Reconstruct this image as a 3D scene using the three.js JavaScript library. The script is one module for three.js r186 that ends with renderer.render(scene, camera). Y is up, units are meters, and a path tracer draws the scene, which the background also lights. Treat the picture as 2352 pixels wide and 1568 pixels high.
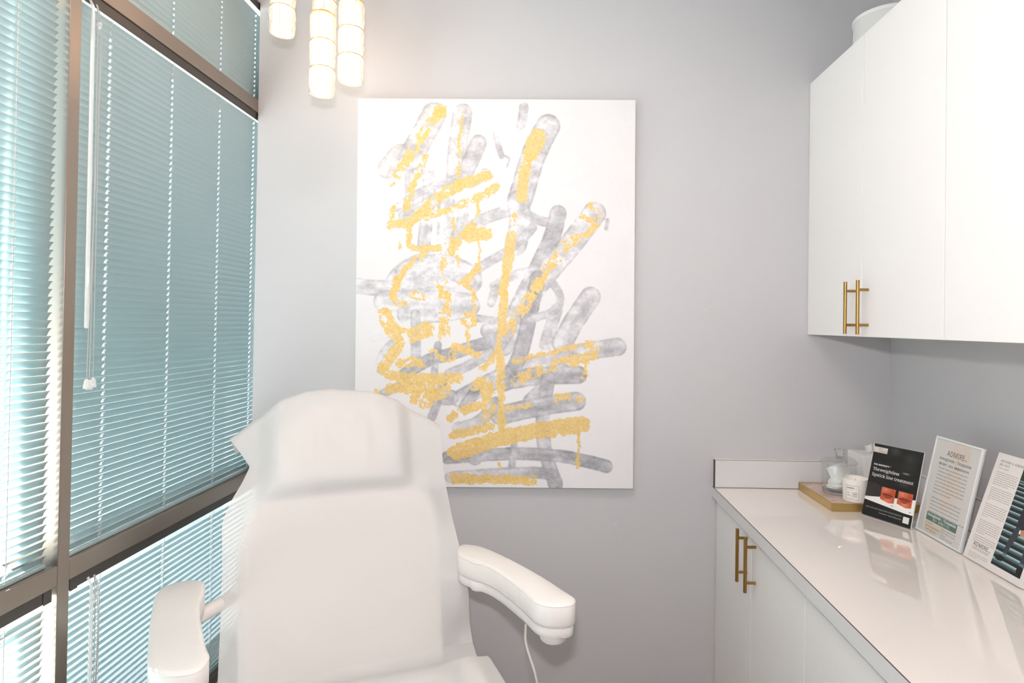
import * as THREE from 'three';
import { RoundedBoxGeometry } from 'three/addons/geometries/RoundedBoxGeometry.js';
import { mergeGeometries, mergeVertices, toCreasedNormals } from 'three/addons/utils/BufferGeometryUtils.js';
import { RectAreaLightUniformsLib } from 'three/addons/lights/RectAreaLightUniformsLib.js';

// ------------------------------------------------------------------ camera, sky, sun, exposure
const W = 2352, H = 1568, F = 1391.9, EYE = 1.493;
const scene = new THREE.Scene();
const camera = new THREE.PerspectiveCamera(2 * Math.atan(H / 2 / F) * 180 / Math.PI, W / H, 0.02, 200);
camera.position.set(0, EYE, 0);
camera.rotation.order = 'YXZ';
camera.rotation.set(0.0096, 0.0043, 0.015);
camera.setViewOffset(W, H, -80, 53.5, W, H);            // cropped photograph: the optical axis lies off the middle
const renderer = new THREE.WebGLRenderer({ antialias: true });
renderer.toneMapping = THREE.LinearToneMapping;
renderer.toneMappingExposure = 1.0;
renderer.shadowMap.enabled = true;
RectAreaLightUniformsLib.init();
scene.background = new THREE.Color().setRGB(0.58, 0.86, 0.97);
scene.backgroundIntensity = 2.2;
const sun = new THREE.DirectionalLight(new THREE.Color().setRGB(1, 0.95, 0.92), 74);
sun.position.set(-7.0, 6.2, -4.2); sun.target.position.set(-1.1, 1.4, -0.9);
sun.castShadow = true; sun.shadow.mapSize.set(2048, 2048);
Object.assign(sun.shadow.camera, { left: -5, right: 5, top: 5, bottom: -5, near: 0.5, far: 20 });
scene.add(sun, sun.target);

// ------------------------------------------------------------------ sizes of the room (metres)
const ZB = -2.205, XL = -1.0765, XR = 1.239, CEIL = 2.74, ZN = 1.45;
const CAB_X = 0.937, CAB_B = 1.469, CAB_T = 2.383, CNT_X = 0.600, CNT_Y = 0.914;

// ------------------------------------------------------------------ helpers
let seedv = 12345;
const rnd = () => { seedv = (seedv * 1664525 + 1013904223) >>> 0; return seedv / 4294967296; };
const V = (x, y, z) => new THREE.Vector3(x, y, z);
const lin = (r, g, b) => new THREE.Color().setRGB(r, g, b);
const taken = {};
function numbered(n) { if (!(n in taken)) { taken[n] = 0; return n; } taken[n]++; return n + '_' + String(taken[n]).padStart(3, '0'); }
function mesh(name, geo, mat, parent) {
  const m = new THREE.Mesh(geo, mat); m.castShadow = m.receiveShadow = true;
  m.name = parent ? name : numbered(name); (parent || scene).add(m); return m;
}
function thing(name, label, category, pos = [0, 0, 0], turn = 0, group) {
  const o = new THREE.Group(); o.name = numbered(name); o.position.set(...pos); o.rotation.y = turn; scene.add(o);
  o.userData = { label, category }; if (group) o.userData.group = group; return o;
}
function tag(o, label, category, group) { o.userData.label = label; o.userData.category = category; if (group) o.userData.group = group; return o; }
function struct(name, geo, mat, label) { const m = geo ? mesh(name, geo, mat) : Object.assign(new THREE.Group(), { name: numbered(name) }); if (!geo) scene.add(m); m.userData.kind = 'structure'; if (label) { m.userData.label = label; } return m; }
// box from corner to corner, edges rounded by r
function box(x0, x1, y0, y1, z0, z1, r = 0) {
  const w = x1 - x0, h = y1 - y0, d = z1 - z0;
  const g = r ? new RoundedBoxGeometry(w, h, d, 2, Math.min(r, w / 2.01, h / 2.01, d / 2.01)) : new THREE.BoxGeometry(w, h, d);
  return g.translate((x0 + x1) / 2, (y0 + y1) / 2, (z0 + z1) / 2);
}
const merge = (a) => mergeGeometries(a.map((g) => { const n = g.index ? g.toNonIndexed() : g; for (const k of Object.keys(n.attributes)) if (!['position', 'normal', 'uv'].includes(k)) n.deleteAttribute(k); return n; }));
const rod = (a, b, r, seg = 12, r2 = r) => { const d = V(0, 0, 0).subVectors(b, a), g = new THREE.CylinderGeometry(r2, r, d.length(), seg); g.applyQuaternion(new THREE.Quaternion().setFromUnitVectors(V(0, 1, 0), d.clone().normalize())); return g.translate((a.x + b.x) / 2, (a.y + b.y) / 2, (a.z + b.z) / 2); };
const tube = (pts, r, n = 40, s = 8, closed = false) => new THREE.TubeGeometry(new THREE.CatmullRomCurve3(pts, closed), n, r, s, closed);
const std = (c, roughness, metalness = 0, more = {}) => new THREE.MeshStandardMaterial({ color: c, roughness, metalness, side: THREE.DoubleSide, ...more });
const phys = (c, roughness, more = {}) => new THREE.MeshPhysicalMaterial({ color: c, roughness, side: THREE.DoubleSide, ...more });
function canvas(w, h) { const c = document.createElement('canvas'); c.width = w; c.height = h; return [c, c.getContext('2d')]; }
function texture(c) { const t = new THREE.CanvasTexture(c); t.colorSpace = THREE.SRGBColorSpace; t.magFilter = THREE.LinearFilter; t.anisotropy = 8; return t; }
const hash = (x, y, s) => { let h = (x * 374761393 + y * 668265263 + s * 1274126177) | 0; h = Math.imul(h ^ (h >>> 13), 1274126177); return ((h ^ (h >>> 16)) >>> 0) / 4294967296; };
const vnoise = (x, y, s) => { const i = Math.floor(x), j = Math.floor(y), a = x - i, b = y - j, u = a * a * (3 - 2 * a), v = b * b * (3 - 2 * b); return (hash(i, j, s) * (1 - u) + hash(i + 1, j, s) * u) * (1 - v) + (hash(i, j + 1, s) * (1 - u) + hash(i + 1, j + 1, s) * u) * v; };
const fbm = (x, y, s) => 0.5 * vnoise(x, y, s) + 0.25 * vnoise(x * 2.1, y * 2.1, s + 1) + 0.15 * vnoise(x * 4.3, y * 4.3, s + 2) + 0.1 * vnoise(x * 9, y * 9, s + 3);
const lerp = THREE.MathUtils.lerp, smooth = THREE.MathUtils.smoothstep;
function curveAt(pairs, x) { if (x <= pairs[0][0]) return pairs[0][1]; for (let i = 1; i < pairs.length; i++) if (x <= pairs[i][0]) { const t = (x - pairs[i - 1][0]) / (pairs[i][0] - pairs[i - 1][0]); return lerp(pairs[i - 1][1], pairs[i][1], t); } return pairs[pairs.length - 1][1]; }

// ------------------------------------------------------------------ materials
const M = {
  wall: std(lin(0.58, 0.575, 0.59), 0.55),
  ceiling: std(lin(0.66, 0.66, 0.655), 0.9),
  floor: std(lin(0.40, 0.33, 0.27), 0.45),
  bronze: std(lin(0.31, 0.265, 0.23), 0.33, 0.72),
  bronzeDark: std(lin(0.075, 0.066, 0.060), 0.40, 0.35),
  slat: std(lin(0.435, 0.545, 0.56), 0.33, 0.5),
  blindWhite: std(lin(0.78, 0.80, 0.80), 0.4),
  cord: std(lin(0.45, 0.46, 0.46), 0.8),
  acrylic: phys(lin(0.95, 0.97, 0.97), 0.05, { transmission: 0.55, thickness: 0, ior: 1.49 }),
  pane: phys(lin(0.85, 0.93, 0.94), 0.0, { transmission: 1, thickness: 0, ior: 1.5 }),
  cabinet: std(lin(0.87, 0.85, 0.84), 0.40),
  cabinetInside: std(lin(0.30, 0.28, 0.26), 0.8),
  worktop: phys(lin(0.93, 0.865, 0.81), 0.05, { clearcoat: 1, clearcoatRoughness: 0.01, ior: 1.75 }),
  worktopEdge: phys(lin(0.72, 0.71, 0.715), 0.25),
  seam: std(lin(0.10, 0.07, 0.055), 0.7),
  brass: std(lin(0.40, 0.225, 0.07), 0.30, 0.95),
  gold: std(lin(0.58, 0.40, 0.15), 0.30, 0.9),
  vinyl: phys(lin(0.89, 0.85, 0.82), 0.33, { clearcoat: 0.25, clearcoatRoughness: 0.2 }),
  shell: phys(lin(0.82, 0.78, 0.76), 0.35),
  sheet: phys(lin(0.93, 0.915, 0.905), 0.72, { transmission: 0.46, thickness: 0, specularIntensity: 0.5 }),
  metalGrey: std(lin(0.62, 0.60, 0.59), 0.35, 0.5),
  black: std(lin(0.015, 0.014, 0.014), 0.5),
  cable: std(lin(0.75, 0.72, 0.69), 0.5),
  paper: std(lin(0.82, 0.81, 0.80), 0.8),
  cotton: std(lin(0.88, 0.87, 0.86), 0.95),
  glass: phys(lin(0.97, 0.98, 0.98), 0.0, { transmission: 1, thickness: 0, ior: 1.75 }),
  glassSolid: phys(lin(0.97, 0.98, 0.98), 0.0, { transmission: 1, thickness: 0.01, ior: 1.48 }),
  crystal: phys(lin(1.0, 0.985, 0.97), 0.22, { transmission: 0.72, thickness: 0, ior: 1.5 }),
  lampCore: std(lin(1, 0.92, 0.82), 0.5, 0, { emissive: lin(1.0, 0.88, 0.76), emissiveIntensity: 1.1 }),
  wax: std(lin(0.86, 0.83, 0.78), 0.4),
  shade: phys(lin(0.80, 0.80, 0.79), 0.9, { transmission: 0.2, thickness: 0 }),
  concrete: std(lin(0.52, 0.52, 0.50), 0.9),
  facade: std(lin(0.30, 0.31, 0.33), 0.8),
};

// ------------------------------------------------------------------ room shell
struct('floor', box(XL - 0.15, XR + 0.12, -0.12, 0, ZB - 0.12, ZN + 0.12), M.floor, 'light wood-toned vinyl floor of the treatment room');
struct('ceiling', box(XL - 0.15, XR + 0.12, CEIL, CEIL + 0.12, ZB - 0.12, ZN + 0.12), M.ceiling, 'white painted ceiling above the treatment chair');
struct('wall_back', box(XL, XR + 0.12, 0, CEIL, ZB - 0.12, ZB, 0), M.wall, 'pale grey painted wall behind the abstract canvas');
struct('wall_right', box(XR, XR + 0.12, 0, CEIL, ZB, ZN), M.wall, 'grey painted wall behind the wall cabinets and worktop');
struct('wall_near', box(XL - 0.12, XR + 0.12, 0, CEIL, ZN, ZN + 0.12), M.wall, 'grey painted wall facing the abstract canvas');
struct('baseboard_back', box(XL + 0.002, 0.66, 0, 0.1, ZB, ZB + 0.013, 0.003), M.cabinet, 'white baseboard along the grey back wall');
{ // screw anchors left in the back wall
  for (const [x, y, l] of [[0.566, 1.549, 'small white wall anchor between canvas and wall cabinet'], [0.2527, 0.7706, 'small white wall anchor below the right half of the canvas']]) {
    const a = thing('wall_anchor', l, 'wall anchor', [x, y, ZB]);
    mesh('flange', new THREE.CylinderGeometry(0.0042, 0.005, 0.002, 16).rotateX(Math.PI / 2).translate(0, 0, 0.001), M.blindWhite, a);
    mesh('screw_hole', new THREE.CylinderGeometry(0.0018, 0.0018, 0.0012, 10).rotateX(Math.PI / 2).translate(0, 0, 0.0018), M.seam, a);
  }
}
// left side: curtain wall with two bays, sill wall below, soffit above
const SILL = 0.30, HEAD = 2.655, Z_FAR = ZB - 0.055, Z_M0 = -1.371, Z_M1 = -1.338, Z_NEAR = 0.15, XG = -1.155, XO = -1.205;
struct('wall_left', merge([box(XO, XL, 0, SILL, ZB - 0.12, ZN), box(XO, XL, HEAD, CEIL, ZB - 0.12, ZN), box(XO, XL, SILL, HEAD, Z_NEAR, ZN), box(XO, XL, SILL, HEAD, ZB - 0.12, Z_FAR)]), M.wall, 'grey painted wall that holds the tall windows');
const RAILS = [[2.2500, 2.2956], [0.8985, 0.9435]];
function windowBay(z0, z1, label) {
  const w = struct('window_' + (windowBay.n = (windowBay.n || 0) + 1), null, null, label);
  for (const [a, b] of RAILS) {
    mesh('rail', box(XO, XL, a, b, z0, z1, 0.002), M.bronze, w);
  }
  for (const [a, b] of [[SILL, RAILS[1][0]], [RAILS[1][1], RAILS[0][0]], [RAILS[0][1], HEAD]]) mesh('pane', new THREE.PlaneGeometry(z1 - z0, b - a).rotateY(Math.PI / 2).translate(XG, (a + b) / 2, (z0 + z1) / 2), M.pane, w);
  mesh('sill', box(XO, XL, SILL, SILL + 0.03, z0, z1, 0.002), M.bronze, w);
  return w;
}
windowBay(Z_FAR, Z_M0, 'bronze framed window bay next to the back wall');
windowBay(Z_M1, Z_NEAR, 'bronze framed sunlit window bay beyond the mullion');
struct('trim_1', box(XO, XL, SILL, HEAD, Z_M0, Z_M1, 0.0015), M.bronze, 'bronze vertical mullion between the two window bays');

// outside
struct('exterior_pavement', box(-40, XO - 0.02, -0.35, -0.15, -40, 30), M.concrete, 'pale pavement outside the windows');
struct('exterior_wall', box(-2.72, XO - 0.005, -0.15, 6.0, ZB - 0.35, ZB - 0.10), M.facade, 'building wing that stands out beside the window');

// ------------------------------------------------------------------ venetian blinds
const PITCH = 0.0171, SLAT_W = 0.0205, XS = -1.0945;
function slatGeometry(z0, z1, holes, tilt) {
  const t = [-0.5, -0.27, 0, 0.27, 0.5], zs = [z0]; const open = [];
  for (const h of [...holes].sort((a, b) => a - b)) { zs.push(h - 0.0042, h + 0.0042); }
  zs.push(z1);
  const pos = [], uv = [], idx = [], c = Math.cos(tilt), s = Math.sin(tilt), n = t.length;
  for (const z of zs) for (const k of t) { const a = k * SLAT_W, b = 0.0017 * (1 - 4 * k * k); pos.push(a * c + b * s * -1, a * s + b * c, z); uv.push(k + 0.5, z); } // convex side up
  for (let i = 0; i < zs.length - 1; i++) for (let j = 0; j < n - 1; j++) {
    if (i % 2 === 1 && (j === 1 || j === 2)) continue;
    const a = i * n + j, b = a + n; idx.push(a, b, a + 1, a + 1, b, b + 1);
  }
  const g = new THREE.BufferGeometry(); g.setAttribute('position', new THREE.Float32BufferAttribute(pos, 3)); g.setAttribute('uv', new THREE.Float32BufferAttribute(uv, 2)); g.setIndex(idx); g.computeVertexNormals(); return g;
}
function blind(label, z0, z1, y0, y1, ladders, tilt, opts = {}) {
  const b = thing('venetian_blind', label, 'blind', [XS, y0, (z0 + z1) / 2]); const zc = (z0 + z1) / 2, hl = (z1 - z0) / 2, top = y1 - y0;
  mesh('headrail', box(-0.011, 0.0105, top - 0.025, top - 0.001, -hl, hl, 0.001), M.blindWhite, b);
  mesh('valance', box(0.0110, 0.0135, top - 0.0265, top - 0.0005, -hl, hl, 0.0006), M.bronzeDark, b);
  for (const s of [-1, 1]) mesh('bracket', box(0.0137, 0.0152, top - 0.029, top, s * (hl - 0.011) - 0.011, s * (hl - 0.011) + 0.011, 0.0006), M.bronzeDark, b);
  const g = slatGeometry(-hl + 0.004, hl - 0.004, ladders.map((z) => z - zc), tilt);
  const first = 0.020, last = top - 0.036;
  for (let y = first; y < last; y += PITCH) { const m = mesh('slat', g, M.slat, b); m.position.y = y; m.rotation.z = (rnd() - 0.5) * 0.03; }
  mesh('bottom_rail', box(-0.0105, 0.004, 0.0005, 0.010, -hl + 0.004, hl - 0.004, 0.002), M.slat, b);
  const ex = Math.cos(tilt) * SLAT_W / 2 + 0.0006;
  for (const z of ladders) {
    mesh('ladder_cord', merge([rod(V(ex, 0.006, z - zc + 0.006), V(ex, top - 0.024, z - zc + 0.006), 0.0006, 6), rod(V(-ex, 0.006, z - zc + 0.006), V(-ex, top - 0.024, z - zc + 0.006), 0.0006, 6)]), M.cord, b);
  }
  if (opts.wand) {
    const [z, len] = opts.wand, x = 0.019, zl = z - zc;
    const wnd = mesh('tilt_wand', merge([new THREE.CylinderGeometry(0.0042, 0.0046, len - 0.05, 6).rotateZ(0.0).translate(x + 0.006, top - 0.05 - (len - 0.05) / 2, zl), new THREE.SphereGeometry(0.0046, 8, 6).translate(x + 0.006, top - len, zl)]), M.acrylic, b);
    mesh('hook', merge([rod(V(x - 0.004, top - 0.018, zl), V(x + 0.005, top - 0.034, zl), 0.003, 8), rod(V(x + 0.005, top - 0.034, zl), V(x + 0.006, top - 0.052, zl), 0.0034, 8)]), M.acrylic, wnd);
  }
  if (opts.pull) {
    const [z, len] = opts.pull, x = 0.022, zl = z - zc, lines = [];
    lines.push(tube([V(x - 0.006, top - 0.02, zl), V(x, top - 0.06, zl - 0.006), V(x, top - 0.30, zl - 0.004), V(x, top - len, zl - 0.004)], 0.0009, 40, 6));
    lines.push(tube([V(x - 0.006, top - 0.02, zl + 0.002), V(x, top - 0.06, zl + 0.006), V(x, top - 0.30, zl + 0.004), V(x, top - len, zl + 0.007)], 0.0009, 40, 6));
    lines.push(tube([V(x - 0.006, top - 0.02, zl + 0.004), V(x + 0.001, top - 0.06, zl), V(x + 0.001, top - 0.30, zl + 0.001), V(x, top - len, zl + 0.016)], 0.0009, 40, 6));
    mesh('pull_cord', merge(lines), M.cord, b);
    mesh('cord_stop', merge([new THREE.SphereGeometry(0.006, 10, 8).translate(x, top - 0.066, zl), new THREE.CylinderGeometry(0.004, 0.006, 0.008, 8).translate(x, top - 0.074, zl)]), M.acrylic, b);
    for (const [dz, dy] of [[-0.004, 0], [0.007, 0.004], [0.016, 0.001]]) mesh('tassel', new THREE.LatheGeometry([[0.001, 0], [0.0045, -0.003], [0.0075, -0.021], [0.006, -0.0235], [0, -0.022]].map((p) => new THREE.Vector2(...p)), 12).translate(x, top - len - dy + 0.001, zl + dz), M.acrylic, b);
  }
  return b;
}
const TILT = 62 * Math.PI / 180;
const FAR0 = Z_FAR + 0.004, FAR1 = Z_M0 - 0.006, NEAR0 = Z_M1 + 0.011, NEAR1 = Z_NEAR - 0.01;
const LF = [-1.488, -1.735, -1.985, -2.212], LN = [-1.228, -0.98, -0.73, -0.48, -0.23, -0.02];
blind('white venetian blind between the bronze rails, next to the back wall, with wand and cords', FAR0, FAR1, RAILS[1][1], RAILS[0][0], LF, TILT, { wand: [-1.396, 0.779], pull: [-1.420, 0.90] });
blind('white venetian blind above the upper bronze rail, next to the back wall', FAR0, FAR1, RAILS[0][1], HEAD, LF, TILT * 1.05);
blind('white venetian blind below the lower bronze rail, behind the chair armrest', FAR0, FAR1, SILL + 0.03, RAILS[1][0], LF, TILT * 0.93, { wand: [-1.430, 0.47], pull: [-1.451, 0.50] });
blind('sunlit white venetian blind between the bronze rails, past the vertical mullion', NEAR0, NEAR1, RAILS[1][1], RAILS[0][0], LN, TILT * 0.92);
blind('white venetian blind above the upper bronze rail, past the vertical mullion', NEAR0, NEAR1, RAILS[0][1], HEAD, LN, TILT);
blind('white venetian blind below the lower bronze rail, past the vertical mullion', NEAR0, NEAR1, SILL + 0.03, RAILS[1][0], LN, TILT * 0.95);

// ------------------------------------------------------------------ lights the room has
{ // flat ceiling panel behind the camera
  const p = thing('ceiling_light', 'square flat ceiling light panel over the room', 'ceiling light', [-0.15, CEIL, -0.75]);
  mesh('frame', merge([box(-0.31, 0.31, -0.02, 0, -0.31, -0.29), box(-0.31, 0.31, -0.02, 0, 0.29, 0.31), box(-0.31, -0.29, -0.02, 0, -0.29, 0.29), box(0.29, 0.31, -0.02, 0, -0.29, 0.29)]), M.blindWhite, p);
  mesh('diffuser', box(-0.29, 0.29, -0.012, -0.002, -0.29, 0.29), std(lin(0.9, 0.9, 0.9), 0.6, 0, { emissive: lin(1, 0.95, 0.88), emissiveIntensity: 2 }), p);
  const l = new THREE.RectAreaLight(lin(1, 0.83, 0.73), 11, 0.58, 0.58); l.position.set(-0.15, CEIL - 0.016, -0.75); l.rotation.x = -Math.PI / 2; scene.add(l);
}
{ // the photographer's flash on a short stand bracket: it casts the shadows under cabinets, lamps and armrest
  const p = thing('camera_flash', 'black flash unit above the viewpoint', 'flash', [-0.02, 1.60, 0.06]);
  mesh('body', box(-0.035, 0.035, -0.07, 0.04, -0.02, 0.05, 0.006), M.black, p);
  mesh('head', box(-0.04, 0.04, 0.045, 0.105, -0.035, 0.06, 0.006), M.black, p);
  mesh('flash_light_window', box(-0.034, 0.034, 0.052, 0.098, -0.038, -0.0345, 0.001), std(lin(0.9, 0.9, 0.9), 0.4, 0, { emissive: lin(1, 0.97, 0.93), emissiveIntensity: 2 }), p);
  const l = new THREE.RectAreaLight(lin(1, 0.915, 0.935), 1600, 0.068, 0.046); l.position.set(-0.02, 1.675, 0.020); scene.add(l);   // shines along -z
}

// ------------------------------------------------------------------ pendant lamps
{ // cast glass: cloudy streaks and seeds frozen into the panels
  const [c, g] = canvas(96, 288); g.fillStyle = '#ffffff'; g.fillRect(0, 0, 96, 288);
  for (let i = 0; i < 46; i++) { const x = 96 * rnd(), y = 288 * rnd(), l = 14 + 46 * rnd(), wv = (rnd() - 0.5) * 22; g.strokeStyle = ['rgba(205,186,176,0.75)', 'rgba(232,205,184,0.8)', 'rgba(176,166,166,0.7)'][i % 3]; g.lineWidth = 1.2 + 3.2 * rnd(); g.lineCap = 'round'; g.beginPath(); g.moveTo(x, y); g.quadraticCurveTo(x + wv, y + l / 2, x + wv * 0.3, y + l); g.stroke(); }
  M.crystal.map = texture(c);
}
function pendant(label, x, yBottom, z, tiers, turn) {
  const TH = 0.082, R = 0.0365, p = thing('pendant_lamp', label, 'pendant lamp', [x, yBottom, z], turn, undefined), top = tiers * TH;
  const panel = (() => {
    const n = 5, m = 9, w = 0.0242, pos = [], idx = [], uv = [];
    for (let side = 0; side < 2; side++) for (let j = 0; j <= m; j++) for (let i = 0; i <= n; i++) {
      const a = (i / n - 0.5) * w, y = 0.003 + (j / m) * (TH - 0.008), e = Math.min(1, 4 * Math.min(i / n, 1 - i / n) + 0.15) * Math.min(1, 5 * Math.min(j / m, 1 - j / m) + 0.35);
      const r = side ? 0.0315 : 0.0325 + e * (0.0032 + 0.0034 * vnoise(i * 1.1 + 3, j * 0.75, 7));
      pos.push(a, y, r); uv.push(i / n, j / m);
    }
    const k = (n + 1) * (m + 1), q = (a, b, c, d) => idx.push(a, b, c, c, b, d);
    for (let j = 0; j < m; j++) for (let i = 0; i < n; i++) { const a = j * (n + 1) + i; q(a, a + 1, a + n + 1, a + n + 2); q(k + a + 1, k + a, k + a + n + 2, k + a + n + 1); }
    for (let j = 0; j < m; j++) { const a = j * (n + 1), b = a + n; q(k + a, a, k + a + n + 1, a + n + 1); q(b, k + b, b + n + 1, k + b + n + 1); }
    for (let i = 0; i < n; i++) { q(k + i, k + i + 1, i, i + 1); const a = m * (n + 1) + i; q(a, a + 1, k + a, k + a + 1); }
    const g = new THREE.BufferGeometry(); g.setAttribute('position', new THREE.Float32BufferAttribute(pos, 3)); g.setAttribute('uv', new THREE.Float32BufferAttribute(uv, 2)); g.setIndex(idx); return toCreasedNormals(g, 0.5);
  })();
  for (let t = 0; t < tiers; t++) {
    const ring = mesh('tier_ring', merge([new THREE.TorusGeometry(0.0335, 0.0013, 6, 32).rotateX(Math.PI / 2).translate(0, t * TH + TH - 0.0015, 0), ...[...Array(8).keys()].map((i) => rod(V(0.0335 * Math.sin(i * Math.PI / 4), t * TH + 0.002, 0.0335 * Math.cos(i * Math.PI / 4)), V(0.0335 * Math.sin(i * Math.PI / 4), t * TH + TH, 0.0335 * Math.cos(i * Math.PI / 4)), 0.0006, 5))]), M.gold, p);
    for (let i = 0; i < 8; i++) { const m = mesh('glass_panel', panel, M.crystal, ring); m.position.y = t * TH; m.rotation.y = (i + 0.5) * Math.PI / 4; m.scale.x = 1; }
  }
  mesh('base_disc', new THREE.CylinderGeometry(0.029, 0.027, 0.004, 24).translate(0, 0.003, 0), M.crystal, p);
  mesh('bulb_tube', new THREE.CylinderGeometry(0.027, 0.027, top - 0.012, 20).translate(0, top / 2, 0), M.lampCore, p);
  mesh('cap', new THREE.CylinderGeometry(0.020, 0.031, 0.008, 24).translate(0, top + 0.004, 0), M.gold, p);
  mesh('cable', rod(V(0, top + 0.007, 0), V(0, CEIL - yBottom - 0.028, 0), 0.0016, 8), M.cable, p);
  for (let k = 0; k < 2; k++) { const l = new THREE.PointLight(lin(1, 0.68, 0.45), 0.044, 0, 2); l.position.set(x, yBottom + top * (k ? 0.72 : 0.28), z); l.shadow.radius = 1.3; l.castShadow = true; scene.add(l); }
  return p;
}
pendant('short hanging crystal glass tube lamp nearest the window blinds', -0.821, 2.354, -1.82, 3, 0.2);
pendant('lowest hanging crystal glass tube lamp in the cluster, beside the canvas corner', -0.697, 2.171, -1.82, 3, 0.05);
pendant('hanging crystal glass tube lamp nearest the abstract canvas', -0.611, 2.210, -1.82, 3, -0.1);
pendant('hanging crystal glass tube lamp half hidden behind the lowest lamp', -0.735, 2.352, -1.93, 3, 0.3);
tag(mesh('ceiling_canopy', new THREE.LatheGeometry([[0, -0.028], [0.17, -0.028], [0.18, -0.018], [0.18, 0], [0, 0]].map((p) => new THREE.Vector2(...p)), 48).translate(-0.72, CEIL, -1.86), M.gold), 'round brass ceiling canopy that carries the crystal lamps', 'lamp canopy');

// ------------------------------------------------------------------ wall cabinets
const DOOR = 0.381;
function barHandle(parent, x, yc, z, len = 0.160, post = 0.104) { // x: door face, bar stands off toward -x
  const h = mesh('handle', new THREE.CylinderGeometry(0.0052, 0.0052, len, 20).translate(x - 0.031, yc, z), M.brass, parent);
  for (const s of [-1, 1]) mesh('post', rod(V(x - 0.029, yc + s * post / 2, z), V(x, yc + s * post / 2, z), 0.0042, 14), M.brass, h);
}
function wallCabinet(label, z0, z1, handles) {
  const c = thing('wall_cabinet', label, 'cabinet', [0, 0, 0]);
  mesh('body', box(CAB_X + 0.0205, XR - 0.001, CAB_B, CAB_T, z0 + 0.0015, z1 - 0.0015), M.cabinet, c);
  const n = 2, w = (z1 - z0) / n;
  for (let i = 0; i < n; i++) {
    const a = z0 + i * w + 0.0015, b = z0 + (i + 1) * w - 0.0015;
    const d = mesh('door', box(CAB_X, CAB_X + 0.019, CAB_B, CAB_T - 0.001, a, b, 0.0012), M.cabinet, c);
    if (handles) barHandle(d, CAB_X, CAB_B + 0.087, i ? a + 0.036 : b - 0.036);
  }
}
wallCabinet('white wall cabinet with brass bar handles, against the back wall', ZB + 0.0, ZB + 2 * DOOR, true);
wallCabinet('white wall cabinet hung next in the row, away from the back wall', ZB + 2 * DOOR, ZB + 4 * DOOR, true);
wallCabinet('white wall cabinet at the end of the row, away from the back wall', ZB + 4 * DOOR, ZB + 6 * DOOR, true);
// ------------------------------------------------------------------ base cabinets and worktop
const LOW_X = 0.615;
function baseCabinet(label, z0, z1, doors = 2) {
  const c = thing('base_cabinet', label, 'cabinet', [0, 0, 0]);
  mesh('body', box(LOW_X + 0.0205, XR - 0.002, 0.1, CNT_Y - 0.038, z0 + 0.0015, z1 - 0.0015), M.cabinet, c);
  mesh('toe_kick', box(LOW_X + 0.07, LOW_X + 0.085, 0, 0.1, z0, z1), M.cabinetInside, c);
  const w = (z1 - z0) / doors;
  for (let i = 0; i < doors; i++) {
    const a = z0 + i * w + 0.0015, b = z0 + (i + 1) * w - 0.0015, d = mesh('door', box(LOW_X, LOW_X + 0.019, 0.11, CNT_Y - 0.040, a, b, 0.0012), M.cabinet, c);
    barHandle(d, LOW_X, 0.7965, i ? a + 0.038 : b - 0.036);
  }
}
baseCabinet('white base cabinet with brass bar handles, against the back wall', ZB + 0.002, ZB + 2 * DOOR);
baseCabinet('white base cabinet with one wide door, next in the row', ZB + 2 * DOOR, ZB + 3.4 * DOOR, 1);
baseCabinet('white base cabinet at the end of the row, away from the back wall', ZB + 3.4 * DOOR, ZB + 6 * DOOR, 2);
{
  const t = thing('worktop', 'glossy off-white laminate worktop with upstand along both walls', 'worktop', [0, 0, 0]), z1 = ZB + 6 * DOOR;
  mesh('top', box(CNT_X + 0.0016, XR, CNT_Y - 0.036, CNT_Y, ZB, z1), M.worktop, t);
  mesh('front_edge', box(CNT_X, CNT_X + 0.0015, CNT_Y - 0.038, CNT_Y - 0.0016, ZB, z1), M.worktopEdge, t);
  mesh('edge_seam', box(CNT_X, CNT_X + 0.0016, CNT_Y - 0.0015, CNT_Y - 0.0001, ZB, z1), M.seam, t);
  const SP = 0.1016, T = 0.019;
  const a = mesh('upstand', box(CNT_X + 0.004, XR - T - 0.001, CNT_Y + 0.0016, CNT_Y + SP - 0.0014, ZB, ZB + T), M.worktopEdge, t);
  mesh('cap', box(CNT_X + 0.0025, XR - T, CNT_Y + SP - 0.0012, CNT_Y + SP, ZB, ZB + T - 0.0005), M.worktop, a);
  mesh('seam', merge([box(CNT_X + 0.004, XR - T, CNT_Y + SP - 0.0024, CNT_Y + SP - 0.0013, ZB, ZB + T + 0.0002), box(CNT_X + 0.002, XR - T, CNT_Y, CNT_Y + 0.0015, ZB, ZB + T + 0.0006), box(CNT_X + 0.0026, CNT_X + 0.0042, CNT_Y, CNT_Y + SP - 0.001, ZB, ZB + T + 0.0002)]), M.seam, a);
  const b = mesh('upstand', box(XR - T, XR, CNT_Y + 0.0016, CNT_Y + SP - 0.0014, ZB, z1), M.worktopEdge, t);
  mesh('cap', box(XR - T + 0.0005, XR, CNT_Y + SP - 0.0012, CNT_Y + SP, ZB, z1), M.worktop, b);
  mesh('seam', merge([box(XR - T - 0.0002, XR, CNT_Y + SP - 0.0024, CNT_Y + SP - 0.0013, ZB, z1), box(XR - T - 0.0006, XR, CNT_Y, CNT_Y + 0.0015, ZB, z1)]), M.seam, b);
}
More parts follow.
